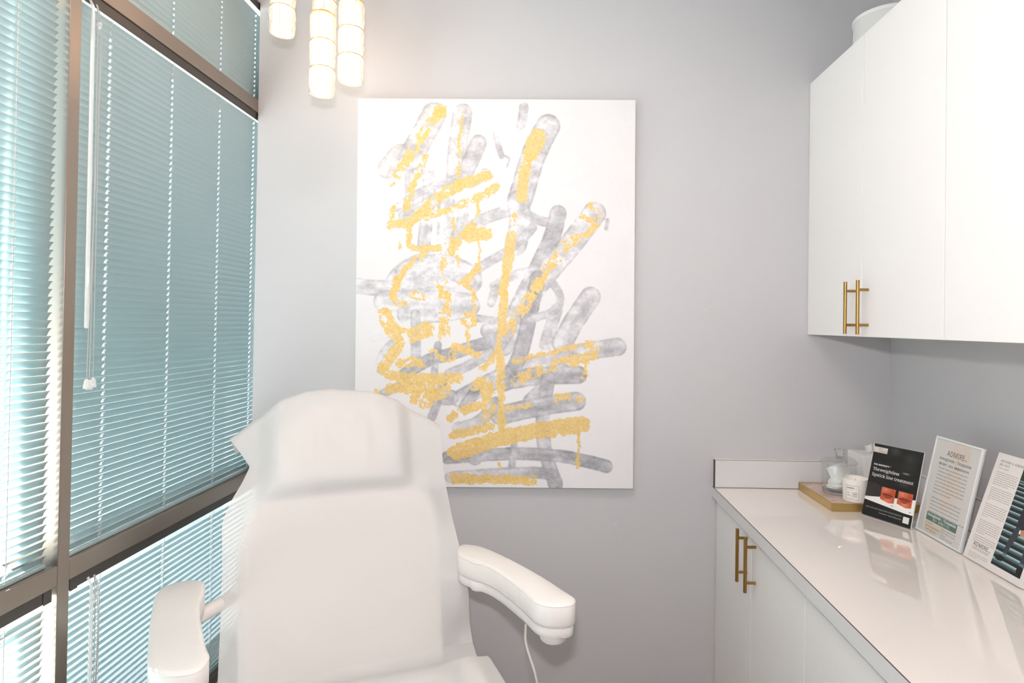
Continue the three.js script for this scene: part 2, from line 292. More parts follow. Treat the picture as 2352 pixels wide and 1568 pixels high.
{ // drum shade stored on top of the wall cabinet
  const s = thing('lamp_shade', 'white drum lamp shade stored on top of the wall cabinet', 'lamp shade', [1.108, CAB_T, -2.015]);
  mesh('fabric_drum', new THREE.CylinderGeometry(0.098, 0.101, 0.145, 56, 1, true).translate(0, 0.0725, 0), M.shade, s);
  for (const y of [0.139, 0.006]) mesh('trim_band', new THREE.LatheGeometry([[0.0985, -0.006], [0.1025, -0.006], [0.102, 0.006], [0.098, 0.006], [0.0985, -0.006]].map((p) => new THREE.Vector2(...p)), 56).translate(0, y, 0), M.paper, s);
}

// ------------------------------------------------------------------ abstract canvas on the back wall
function drawPainting() {
  const w = 1024, h = 1434, [c, g] = canvas(w, h);
  const toUV = (x, y) => { let v = (y - 228) / 890, u; for (let i = 0; i < 4; i++) { u = (x - (825 - 18 * v)) / 643; v = (y - 228 - u) / (887 + 9 * u); } return [u * w, v * h]; };
  const A = ([x, y]) => toUV(800 + x / 3.337, 210 + y / 3.337), B = ([x, y]) => toUV(800 + x / 3.135, 640 + y / 3.135);
  g.fillStyle = 'rgb(229,227,229)'; g.fillRect(0, 0, w, h);
  const path = (ctx, m, pts, wid, style, cap = 'round') => { const q = pts.map(m); ctx.lineCap = cap; ctx.lineJoin = 'round'; ctx.lineWidth = wid / (m === A ? 3.337 : 3.135) * 1.6; ctx.strokeStyle = style; ctx.beginPath(); ctx.moveTo(...q[0]); for (let i = 1; i < q.length - 1; i++) ctx.quadraticCurveTo(q[i][0], q[i][1], (q[i][0] + q[i + 1][0]) / 2, (q[i][1] + q[i + 1][1]) / 2); ctx.lineTo(...q[q.length - 1]); ctx.stroke(); };
  // grey: [map, points, width, tone, strength]
  const grey = [
    [A, [[780, 30], [770, 900]], 40, 225, .5], [A, [[1095, 60], [1085, 260]], 40, 230, .5], [A, [[1460, 60], [1440, 220]], 70, 232, .5],
    [A, [[1500, 620], [1620, 470], [1850, 480], [1890, 640], [1700, 720], [1540, 700]], 40, 228, .6], [A, [[1700, 400], [2000, 560], [2100, 780], [2200, 1070]], 50, 231, .6], [A, [[1400, 800], [1750, 860], [2190, 1080]], 40, 232, .5], [A, [[1500, 480], [1510, 900]], 40, 230, .5],
    [A, [[670, 180], [560, 380], [480, 520]], 190, 208, .75], [A, [[400, 480], [330, 560], [300, 600]], 150, 215, .6], [A, [[330, 640], [280, 900]], 60, 226, .6],
    [A, [[890, 170], [850, 400], [830, 700]], 150, 204, .7], [A, [[1010, 400], [960, 520], [930, 580]], 130, 190, .8], [A, [[1550, 270], [1450, 430], [1330, 830]], 190, 202, .75],
    [A, [[470, 560], [480, 760], [460, 960]], 70, 212, .7], [A, [[600, 540], [640, 700], [600, 1000], [580, 1200]], 100, 208, .7], [A, [[370, 900], [520, 790], [740, 700], [940, 640]], 60, 200, .75], [A, [[430, 960], [700, 830], [1060, 640]], 90, 214, .6],
    [A, [[1240, 920], [1080, 960], [960, 1040], [820, 1130]], 90, 210, .7], [A, [[1400, 960], [1480, 1000], [1560, 1010]], 70, 196, .8], [A, [[1310, 850], [1340, 1000], [1290, 1180]], 170, 214, .7],
    [A, [[1620, 940], [1580, 1120], [1510, 1250], [1430, 1420], [1330, 1600], [1180, 1900]], 130, 190, .75], [A, [[1900, 940], [1720, 1180], [1500, 1420], [1300, 1700], [1180, 1950]], 180, 205, .65], [A, [[1420, 1050], [1300, 1190], [1050, 1330], [850, 1450]], 70, 202, .7],
    [A, [[40, 1490], [200, 1520], [420, 1500], [700, 1480]], 120, 210, .7], [A, [[760, 860], [740, 1200], [760, 1600]], 130, 218, .7], [A, [[330, 1450], [420, 1330], [650, 1270]], 90, 208, .7], [A, [[480, 1420], [700, 1350], [900, 1450]], 260, 216, .55],
    [A, [[880, 880], [890, 1000], [840, 1100]], 90, 204, .7], [A, [[1440, 1380], [1280, 1400], [1120, 1500]], 70, 212, .7],
    [B, [[250, 170], [600, 150], [930, 190], [760, 240], [420, 260]], 150, 215, .7], [B, [[170, 440], [300, 400]], 50, 226, .7], [B, [[300, 470], [210, 560], [220, 660]], 50, 200, .7],
    [B, [[1750, 140], [1640, 290], [1540, 470]], 150, 206, .85], [B, [[1500, 230], [1420, 480]], 90, 196, .5], [B, [[1940, 500], [1760, 520], [1450, 600], [1130, 690], [800, 870]], 130, 198, .8], [B, [[1650, 700], [1400, 700], [1140, 740]], 130, 178, .85],
    [B, [[1370, 0], [1300, 300], [1240, 560], [1130, 760]], 110, 176, .8], [B, [[1540, 640], [1430, 740], [1290, 880]], 70, 186, .8], [B, [[1440, 720], [1400, 900], [1390, 1150], [1420, 1300], [1480, 1490]], 100, 184, .8],
    [B, [[1470, 30], [1545, 120], [1510, 240], [1310, 300]], 55, 200, .85], [B, [[1070, 310], [920, 290]], 50, 196, .85], [B, [[1000, 470], [900, 490], [700, 560], [560, 590], [400, 690]], 90, 178, .85], [B, [[1020, 540], [850, 640], [720, 690]], 70, 200, .8],
    [B, [[480, 260], [480, 560]], 70, 194, .8], [B, [[640, 480], [610, 700]], 50, 178, .85], [B, [[680, 720], [650, 850], [590, 1000]], 60, 186, .8], [B, [[690, 860], [730, 860]], 110, 200, .8], [B, [[920, 800], [830, 920]], 80, 172, .85], [B, [[240, 830], [350, 780]], 60, 176, .7],
    [B, [[1640, 890], [1400, 920], [1080, 990]], 135, 194, .85], [B, [[1050, 900], [960, 1040], [780, 1080]], 90, 184, .7], [B, [[1850, 1360], [1650, 1300], [1300, 1260], [1000, 1270], [700, 1290]], 90, 176, .85], [B, [[960, 1230], [900, 1290]], 110, 190, .7],
    [B, [[1190, 1150], [1160, 1400]], 45, 196, .85], [B, [[720, 1430], [1100, 1400], [1450, 1400], [1490, 1470]], 80, 188, .85], [B, [[1060, 80], [1030, 180]], 60, 204, .7], [B, [[1010, 380], [1080, 470]], 120, 200, .7],
    [A, [[1365, 120], [1360, 210], [1340, 260]], 70, 200, .8], [A, [[1140, 310], [1160, 420], [1190, 500]], 40, 206, .8], [A, [[2000, 990], [1990, 1060]], 22, 190, .7], [A, [[1210, 500], [1260, 500], [1230, 580]], 12, 206, .7],
  ];
  for (const [m, p, wd, tone, k] of grey) {
    const [lc, lg] = canvas(w, h);
    lg.filter = 'blur(1.6px)'; path(lg, m, p, wd * 1.0, `rgb(${tone - 30},${tone - 32},${tone - 27})`);     // pigment gathered along the rim of the stroke
    lg.filter = 'blur(4px)'; path(lg, m, p, wd * 0.86, `rgb(${tone + 6},${tone + 4},${tone + 8})`);
    path(lg, m, p.map(([x, y], i) => [x + wd * 0.12, y + wd * 0.08]), wd * 0.4, `rgb(${tone - 8},${tone - 10},${tone - 5})`);
    g.globalAlpha = tone > 222 ? k * 0.42 : Math.min(1, k * 1.05); g.drawImage(lc, 0, 0); g.globalAlpha = 1;
  }
  // gold: drawn into a mask, then broken up by noise; [map, points, width, how solid]
  const gold = [
    [A, [[720, 150], [620, 270], [540, 400], [440, 560], [380, 640]], 75, .62], [A, [[720, 140], [715, 170]], 90, .9], [A, [[890, 195], [870, 330], [862, 480]], 24, .85], [A, [[860, 500], [852, 660]], 26, .6], [A, [[600, 510], [540, 640], [480, 760], [445, 900]], 50, .62], [A, [[345, 710], [330, 730]], 16, .8],
    [A, [[1080, 650], [960, 690], [850, 720]], 80, .9], [A, [[850, 730], [740, 780], [640, 870], [560, 950]], 80, .72], [A, [[560, 950], [440, 1020], [330, 1030]], 70, .8], [A, [[350, 900], [320, 1010]], 28, .7], [A, [[1150, 730], [1060, 800], [950, 840]], 60, .78], [A, [[900, 860], [760, 920], [600, 970]], 55, .72],
    [A, [[480, 1030], [455, 1130], [470, 1220], [700, 1205]], 48, .74], [A, [[580, 1250], [480, 1320], [390, 1420], [340, 1560]], 46, .72], [A, [[390, 1150], [395, 1210]], 18, .6], [A, [[1470, 350], [1420, 470]], 130, .95], [A, [[1390, 520], [1360, 640], [1340, 820]], 84, .9],
    [A, [[1275, 950], [1265, 1020]], 40, .85], [A, [[1260, 1110], [1240, 1250], [1215, 1380]], 74, .97], [A, [[1210, 1400], [1190, 1570]], 62, .85], [A, [[1060, 1095], [930, 1110]], 100, .97], [A, [[960, 1040], [860, 1130], [800, 1230]], 66, .75], [A, [[1000, 850], [1010, 920], [990, 960]], 30, .8], [A, [[1008, 1150], [1012, 1340]], 18, .85], [A, [[990, 1360], [880, 1490]], 60, .6],
    [A, [[1870, 880], [1960, 900], [1920, 1000], [1800, 960]], 50, .5], [A, [[1900, 1040], [1840, 1110]], 60, .75], [A, [[1780, 1125], [1650, 1190], [1620, 1290], [1500, 1390], [1410, 1560]], 80, .52], [A, [[730, 1190], [735, 1400]], 46, .45], [A, [[800, 960], [810, 1040], [790, 1200]], 36, .5], [A, [[830, 1260], [860, 1330]], 40, .5], [A, [[720, 1500], [740, 1560]], 90, .5],
    [B, [[1135, 0], [1115, 200], [1100, 400]], 62, .88], [B, [[1095, 430], [1060, 560], [950, 670]], 50, .7], [B, [[1400, 0], [1280, 190], [1180, 340], [1120, 430]], 80, .52], [B, [[345, 0], [310, 120], [340, 190], [400, 190]], 48, .7], [B, [[450, 120], [520, 140]], 60, .5], [B, [[680, 40], [700, 200], [690, 420]], 90, .46],
    [B, [[800, 40], [900, 60], [910, 180], [890, 280]], 34, .7], [B, [[850, 290], [880, 310]], 100, .75], [B, [[855, 350], [862, 540]], 26, .85], [B, [[260, 270], [310, 400], [420, 430], [560, 370]], 110, .66], [B, [[370, 480], [300, 560], [240, 640]], 80, .6], [B, [[240, 660], [330, 720], [560, 720], [780, 720]], 74, .86],
    [B, [[360, 620], [430, 600], [510, 610]], 70, .6], [B, [[600, 530], [650, 580], [740, 600], [750, 500]], 46, .66], [B, [[760, 490], [820, 520], [930, 555]], 44, .75], [B, [[290, 800], [450, 780], [690, 790]], 80, .68], [B, [[540, 900], [600, 840], [680, 810]], 90, .64], [B, [[190, 810], [200, 815]], 46, .6], [B, [[480, 830], [460, 880]], 50, .6],
    [B, [[1190, 600], [1450, 540], [1680, 490]], 34, .62], [B, [[1690, 480], [1800, 470], [1760, 560]], 60, .5], [B, [[1150, 770], [1300, 700], [1420, 640], [1560, 610], [1720, 580]], 80, .52], [B, [[1715, 600], [1700, 680]], 26, .7], [B, [[1700, 710], [1715, 720]], 60, .45], [B, [[1090, 540], [1090, 800], [1095, 1080]], 60, .82], [B, [[980, 760], [1010, 860], [990, 990]], 100, .56], [B, [[930, 740], [900, 790]], 60, .66],
    [B, [[730, 1000], [800, 960], [920, 920]], 70, .6], [B, [[1500, 870], [1640, 850], [1660, 880]], 60, .45], [B, [[1150, 940], [1300, 920]], 40, .35], [B, [[760, 1250], [1080, 1150], [1400, 1090], [1680, 1060]], 116, .985], [B, [[740, 1130], [880, 1100], [1020, 1070]], 60, .7], [B, [[1655, 1120], [1650, 1240], [1640, 1360]], 26, .8], [B, [[720, 1440], [800, 1442], [900, 1446]], 74, .97, 'butt'], [B, [[900, 1440], [1120, 1450]], 60, .7], [B, [[1110, 1450], [1345, 1462]], 66, .97, 'butt'], [B, [[1080, 1330], [1110, 1390]], 16, .6],
  ];
  const img = g.getImageData(0, 0, w, h), d = img.data;
  for (const [m, p, wd, solid, cap] of gold) {
    const [mc, mg] = canvas(w, h); path(mg, m, p, wd, '#fff', cap || 'round');
    const q = p.map(m), pad = wd * 0.5 + 6, x0 = Math.max(0, Math.floor(Math.min(...q.map((e) => e[0])) - pad)), x1 = Math.min(w, Math.ceil(Math.max(...q.map((e) => e[0])) + pad)), y0 = Math.max(0, Math.floor(Math.min(...q.map((e) => e[1])) - pad)), y1 = Math.min(h, Math.ceil(Math.max(...q.map((e) => e[1])) + pad));
    if (x1 <= x0 || y1 <= y0) continue;
    const md = mg.getImageData(x0, y0, x1 - x0, y1 - y0).data, mw = x1 - x0, at = (x, y) => (x < x0 || y < y0 || x >= x1 || y >= y1 ? 0 : md[((y - y0) * mw + x - x0) * 4 + 3] / 255);
    for (let y = y0; y < y1; y++) for (let x = x0; x < x1; x++) {
      const jx = Math.round((fbm(x / 16, y / 16, 31) - 0.5) * 20 + (hash(x >> 1, y >> 1, 3) - 0.5) * 3), jy = Math.round((fbm(x / 16, y / 16, 57) - 0.5) * 20 + (hash(x >> 1, y >> 1, 9) - 0.5) * 3), a = at(x + jx, y + jy);
      if (a < 0.4) continue;
      const n = fbm(x / 26, y / 26, 5) * 0.72 + fbm(x / 6, y / 6, 91) * 0.28;
      if (n > 0.36 + solid * 0.38) continue;
      const t = fbm(x / 6, y / 6, 14), crack = fbm(x / 3, y / 3, 77) > 0.72 ? -28 : 0, lo = y > h * 0.8 ? -6 : 0, i = (y * w + x) * 4;
      const al = 0.88; d[i] = lerp(d[i], 232 + (t - 0.5) * 16 + crack + lo, al); d[i + 1] = lerp(d[i + 1], 197 + (t - 0.5) * 34 + crack + lo, al); d[i + 2] = lerp(d[i + 2], 122 + (t - 0.5) * 64 + crack + lo, al);
    }
  }
  // marbling of the grey and fine canvas mottling
  for (let y = 0; y < h; y++) for (let x = 0; x < w; x++) {
    const i = (y * w + x) * 4, lum = d[i], golden = d[i] - d[i + 2] > 40;
    if (!golden && lum < 224) { const q = fbm(x / 44, y / 30, 3) - 0.52, n = Math.min(229 - lum, (q > 0 ? 95 : 80) * q + (fbm(x / 9, y / 9, 8) - 0.5) * 26); d[i] += n; d[i + 1] += n; d[i + 2] += n; }
    else if (!golden) { const n = (fbm(x / 90, y / 90, 21) - 0.5) * 5; d[i] += n; d[i + 1] += n; d[i + 2] += n; }
  }
  g.putImageData(img, 0, 0);
  return texture(c);
}
{
  const p = thing('canvas_painting', 'large white canvas with abstract gold and grey brush strokes on the back wall', 'painting', [-0.6969 + 0.5, EYE + 0.8066 - 0.697, ZB], 0);
  p.rotation.z = 0.0070;
  const map = drawPainting(), pw = 0.5005, ph = 0.698;
  mesh('wrapped_edge', box(-pw, pw, -ph, ph, 0.002, 0.0295, 0.002), std(lin(0.83, 0.82, 0.82), 0.7), p);
  mesh('printed_face', new THREE.PlaneGeometry(2 * pw - 0.002, 2 * ph - 0.002).translate(0, 0, 0.0302), std(lin(1, 1, 1), 0.5, 0, { map }), p);
}

// ------------------------------------------------------------------ things on the worktop
{
  const t = thing('serving_tray', 'rectangular gold tray with pink marbled top on the worktop', 'tray', [0.9025, CNT_Y, -1.925]);
  const D = 0.258, Wd = 0.285;
  const [c, g] = canvas(256, 256), im = g.createImageData(256, 256);
  for (let y = 0; y < 256; y++) for (let x = 0; x < 256; x++) {
    const n = fbm(x / 60, y / 60, 4), v = Math.abs(fbm(x / 50 + n * 2, y / 40, 9) - 0.5), vein = v < 0.012 ? 1 : 0, i = (y * 256 + x) * 4;
    im.data[i] = (228 - n * 30) * (1 - vein) + vein * 176; im.data[i + 1] = (205 - n * 34) * (1 - vein) + vein * 132; im.data[i + 2] = (192 - n * 30) * (1 - vein) + vein * 84; im.data[i + 3] = 255;
  }
  g.putImageData(im, 0, 0);
  mesh('gold_rim', merge([box(0, Wd, 0.0015, 0.026, -0.004, 0, 0.0008), box(0, Wd, 0.0015, 0.026, -D, -D + 0.004, 0.0008), box(0, 0.004, 0.0015, 0.026, -D + 0.0005, -0.0005, 0.0008), box(Wd - 0.004, Wd, 0.0015, 0.026, -D + 0.0005, -0.0005, 0.0008), box(0.003, Wd - 0.003, 0, 0.004, -D + 0.003, -0.003)]), M.gold, t);
  mesh('marble_top', box(0.004, Wd - 0.004, 0.004, 0.0245, -D + 0.004, -0.004), phys(lin(1, 1, 1), 0.15, { map: texture(c) }), t);
}
const TRAY_Y = CNT_Y + 0.0246;
{
  const j = thing('glass_jar', 'clear lidded glass jar with cotton pads on the gold tray', 'jar', [0.988, TRAY_Y, -2.06]);
  j.scale.setScalar(0.945);
  const out = [[0, 0.0], [0.050, 0.0], [0.0565, 0.005], [0.0578, 0.02], [0.0575, 0.100], [0.0572, 0.108]], inn = [[0.0545, 0.108], [0.0545, 0.024], [0.050, 0.014], [0, 0.012]];
  mesh('body', new THREE.LatheGeometry([...out, ...inn].map((p) => new THREE.Vector2(...p)), 48), M.glass, j);
  const lid = mesh('lid', new THREE.LatheGeometry([[0, 0.1155], [0.050, 0.1105], [0.0535, 0.1092], [0.0605, 0.1092], [0.0608, 0.1125], [0.052, 0.121], [0.030, 0.1295], [0.012, 0.1325], [0, 0.1325]].map((p) => new THREE.Vector2(...p)), 48), M.glass, j);
  mesh('rim', new THREE.TorusGeometry(0.0590, 0.0014, 8, 48).rotateX(Math.PI / 2).translate(0, 0.1095, 0), M.glassSolid, lid);
  mesh('thick_base', new THREE.CylinderGeometry(0.0555, 0.052, 0.010, 40).translate(0, 0.0062, 0), M.glassSolid, j);
  mesh('knob', new THREE.LatheGeometry([[0, 0.1328], [0.012, 0.1328], [0.0105, 0.138], [0.0125, 0.144], [0.0168, 0.149], [0.0165, 0.153], [0.011, 0.1565], [0, 0.1575]].map((p) => new THREE.Vector2(...p)), 32), M.glassSolid, lid);
}
{ // folded cotton cloth and pads inside the jar
  const g = new THREE.PlaneGeometry(0.085, 0.085, 20, 20), p = g.attributes.position;
  for (let i = 0; i < p.count; i++) { const x = p.getX(i), y = p.getY(i); p.setXYZ(i, x * (0.85 - 0.2 * smooth(-y, -0.02, 0.05)), y, 0.02 * Math.cos(x * 34) - 0.012 + 0.4 * x * x * 10 * (y + 0.04)); }
  g.computeVertexNormals(); g.rotateX(-0.25).rotateZ(0.35).translate(0.004, 0.062, 0.008);
  const back = g.clone().translate(0.002, 0.001, -0.0025);
  const t = tag(mesh('cotton_cloth', merge([g, back]), M.cotton), 'folded white cotton cloth standing in the glass jar', 'cotton cloth'); t.position.set(0.988, TRAY_Y + 0.002, -2.06); t.scale.setScalar(0.9);
  for (let i = 0; i < 4; i++) { const m = tag(mesh('cotton_pad', new THREE.LatheGeometry([[0, 0], [0.027, 0.0005], [0.029, 0.003], [0.027, 0.0065], [0, 0.007]].map((q) => new THREE.Vector2(...q)), 28).translate(0, 0, 0), M.cotton), 'round white cotton pad lying in the glass jar', 'cotton pad', 'cotton pads in the jar'); m.position.set(0.988 - 0.012 + 0.004 * i, TRAY_Y + 0.0155 + 0.0085 * i, -2.06 + 0.006 * Math.sin(i * 2)); m.rotation.set(0.05 * i, 0, 0.10 * i); }
}
{ // candle
  const [c, g] = canvas(300, 330); g.fillStyle = '#efe9e4'; g.fillRect(0, 0, 300, 330); g.strokeStyle = '#4a4442'; g.lineWidth = 5; g.strokeRect(10, 10, 280, 310);
  g.fillStyle = '#2c2828'; g.font = 'bold 44px sans-serif'; g.fillText('ADMIRE', 30, 78); g.font = '18px sans-serif'; g.fillText('MD', 222, 78); g.font = '20px sans-serif'; g.fillText('A E S T H E T I C S', 32, 112);
  g.fillRect(146, 150, 2, 110); g.fillRect(36, 168, 56, 9); g.fillRect(36, 222, 78, 9); for (let i = 0; i < 4; i++) g.fillRect(166, 162 + i * 26, [92, 100, 84, 96][i], 8); for (let i = 0; i < 4; i++) g.fillRect(92 + i * 30, 290, 20, 6);
  const k = thing('candle', 'white glass candle with a printed label on the gold tray', 'candle', [0.996, TRAY_Y, -1.967]);
  mesh('glass_cup', new THREE.LatheGeometry([[0, 0], [0.034, 0], [0.0365, 0.003], [0.0385, 0.072], [0.038, 0.0735], [0.0365, 0.072], [0.0350, 0.056]].map((p) => new THREE.Vector2(...p)), 48), M.wax, k);
  mesh('wax', new THREE.CylinderGeometry(0.0352, 0.0352, 0.004, 40).translate(0, 0.056, 0), M.wax, k);
  mesh('wick', rod(V(0, 0.057, 0), V(0.001, 0.068, 0), 0.0008, 6), M.black, k);
  const lab = new THREE.CylinderGeometry(0.03835, 0.0371, 0.047, 24, 1, true, -1.28 - 0.0, 1.12).translate(0, 0.032, 0);
  mesh('label', lab, std(lin(1, 1, 1), 0.6, 0, { map: texture(c) }), k);
}
{ // tissue box
  const b = thing('tissue_box', 'white square tissue box behind the glass jar', 'tissue box', [1.0735, TRAY_Y, -2.065]);
  mesh('carton', box(0, 0.110, 0, 0.1215, -0.112, 0, 0.002), M.paper, b);
  mesh('opening', new THREE.CylinderGeometry(0.03, 0.03, 0.0006, 32).scale(1, 1, 0.7).translate(0.055, 0.1219, -0.056), M.shade, b);
  const g = new THREE.PlaneGeometry(0.05, 0.03, 14, 8), p = g.attributes.position; for (let i = 0; i < p.count; i++) { const x = p.getX(i), y = p.getY(i); p.setXYZ(i, x * (0.5 + 14 * (y + 0.015)), y + 0.006 * Math.sin(x * 150), 0.006 * Math.sin(x * 210 + y * 60)); }
  g.computeVertexNormals(); mesh('tissue', g.translate(0.048, 0.137, -0.056), M.paper, b);
}
// ---- leaflets and sign holders leaning back, facing the room
function leaning(name, label, A, B, rise, back, thick) { // A, B: base corners; rise, back: how far the top lies above and behind
  const o = thing(name, label, 'sign', [(A.x + B.x) / 2, CNT_Y + 0.0032, (A.z + B.z) / 2]);
  const e = V(0, 0, 0).subVectors(B, A), w = e.length(); e.normalize();
  const n = V(-e.z, 0, e.x).multiplyScalar(1).normalize(); if (n.x > 0) n.negate();
  const up = V(0, rise, 0).addScaledVector(n, -back), h = up.length(); up.normalize();
  const nz = V(0, 0, 0).crossVectors(e, up).normalize();
  o.quaternion.setFromRotationMatrix(new THREE.Matrix4().makeBasis(e, up, nz));
  return { o, w, h };
}
const sansN = (g, s, t, x, y, c, wgt = '') => { g.fillStyle = c; g.font = `${wgt} ${s}px sans-serif`; g.fillText(t, x, y); };
{
  const [c, g] = canvas(720, 1016), s = 720 / 112;
  g.fillStyle = '#161412'; g.fillRect(0, 0, 720, 1016);
  // dim grey portrait shapes printed on the black ground
  const glow = (x, y, rx, ry, col, a) => { g.save(); g.translate(x, y); g.scale(rx, ry); const q = g.createRadialGradient(0, 0, 0, 0, 0, 1); q.addColorStop(0, `rgba(${col},${a})`); q.addColorStop(1, `rgba(${col},0)`); g.fillStyle = q; g.fillRect(-1, -1, 2, 2); g.restore(); };
  glow(330, 60, 130, 90, '95,92,90', .55); glow(560, 120, 150, 100, '80,78,76', .5); glow(560, 240, 170, 110, '70,68,66', .4); glow(530, 330, 80, 20, '190,188,186', .8); glow(520, 480, 130, 60, '70,68,66', .6);
  g.fillStyle = '#332d2b'; g.beginPath(); g.moveTo(0, 560); g.quadraticCurveTo(200, 520, 260, 640); g.lineTo(250, 800); g.lineTo(0, 800); g.fill();
  g.fillStyle = '#cdc6c1'; g.fillRect(0, 42, 210, 78); sansN(g, 30, 'RHA', 76, 76, '#8d8683'); sansN(g, 30, 'Collection', 76, 108, '#6d6764');
  sansN(g, 31, 'RHA REDENSITY', 42, 300, '#f1efed', 'bold'); sansN(g, 14, 'TM', 282, 288, '#f1efed');
  g.fillStyle = '#f4f2f0'; g.font = '58px serif'; g.fillText('The', 42, 376); g.font = 'italic 58px serif'; g.fillText('weightless', 146, 376); g.font = '58px serif'; g.fillText('lipstick line treatment', 42, 454);
  g.fillStyle = '#efebe8'; g.beginPath(); g.moveTo(0, 764); g.lineTo(250, 714); g.lineTo(720, 640); g.lineTo(720, 872); g.lineTo(0, 800); g.fill(); g.fillRect(0, 764, 720, 50);
  g.beginPath(); g.moveTo(0, 760); g.lineTo(720, 640); g.lineTo(720, 868); g.lineTo(0, 800); g.fill();
  for (const [x, y] of [[228, 574], [474, 574]]) { // two printed mouth close-ups
    g.save(); g.beginPath(); g.moveTo(x, y); g.lineTo(x + 206, y); g.lineTo(x + 206, y + 186); g.lineTo(x + 130, y + 200); g.lineTo(x, y + 172); g.closePath(); g.clip();
    g.fillStyle = '#c25a37'; g.fillRect(x, y, 210, 210); glow(x + 60, y + 30, 90, 60, '226,138,108', .9); glow(x + 170, y + 60, 70, 60, '176,70,42', .8); glow(x + 110, y + 165, 80, 40, '240,140,105', .9);
    g.strokeStyle = '#a8482c'; g.lineWidth = 5; g.beginPath(); g.moveTo(x + 96, y); g.lineTo(x + 92, y + 60); g.stroke();
    g.fillStyle = '#96402d'; g.beginPath(); g.moveTo(x + 18, y + 98); g.quadraticCurveTo(x + 70, y + 62, x + 96, y + 76); g.quadraticCurveTo(x + 130, y + 64, x + 186, y + 100); g.quadraticCurveTo(x + 110, y + 168, x + 70, y + 140); g.closePath(); g.fill();
    g.strokeStyle = '#4d1a14'; g.lineWidth = 8; g.beginPath(); g.moveTo(x + 18, y + 98); g.quadraticCurveTo(x + 100, y + 92, x + 186, y + 100); g.stroke(); g.restore();
  }
  g.fillStyle = '#3a3432'; g.fillRect(400, 792, 34, 6); g.fillRect(660, 812, 30, 6);
  g.fillStyle = '#11100f'; g.beginPath(); g.moveTo(0, 800); g.lineTo(720, 856); g.lineTo(720, 1016); g.lineTo(0, 1016); g.fill();
  g.fillStyle = '#11100f'; g.fillRect(0, 846, 720, 170);
  g.fillStyle = '#c9c5c1'; g.font = '24px serif'; g.fillText('Experience the only FDA approved filler for dynamic lipstick lines.', 40, 900, 540); g.fillText('natural-looking results.', 385, 944, 195); textLines(g, 250, 932, 125, 1, 20, 14, '#a5a19d', 1);
  g.fillStyle = '#e4e0dc'; g.fillRect(598, 886, 84, 84);
  const { o, w, h } = leaning('poster_sign', 'black printed poster card in a clear stand, beside the gold tray', V(0.9831, 0, -1.9007), V(1.0513, 0, -1.7601), 0.2144, 0.0605, 0.003);
  mesh('clear_backing', box(-w / 2 - 0.0006, w / 2 + 0.0006, 0, h + 0.0006, -0.004, -0.0005, 0.0006), M.paper, o);
  mesh('printed_card', new THREE.PlaneGeometry(w, h).translate(0, h / 2, 0.0002), phys(lin(1, 1, 1), 0.28, { map: texture(c) }), o);
  mesh('stand_foot', box(-w / 2, w / 2, -0.002, 0.001, -0.060, -0.004, 0.001).rotateX(0.275), M.acrylic, o);
}
function textLines(g, x, y, width, lines, step, size, col, last = 0.5) { // rows of small print, as word-long strokes
  g.fillStyle = col; for (let l = 0; l < lines; l++) { const end = l === lines - 1 ? width * last : width; let p = 0; while (p < end - 6) { const ww = Math.min(end - p, size * (0.9 + 2.6 * rnd())); g.fillRect(x + p, y + l * step, ww, size * 0.62); p += ww + size * 0.5; } }
}
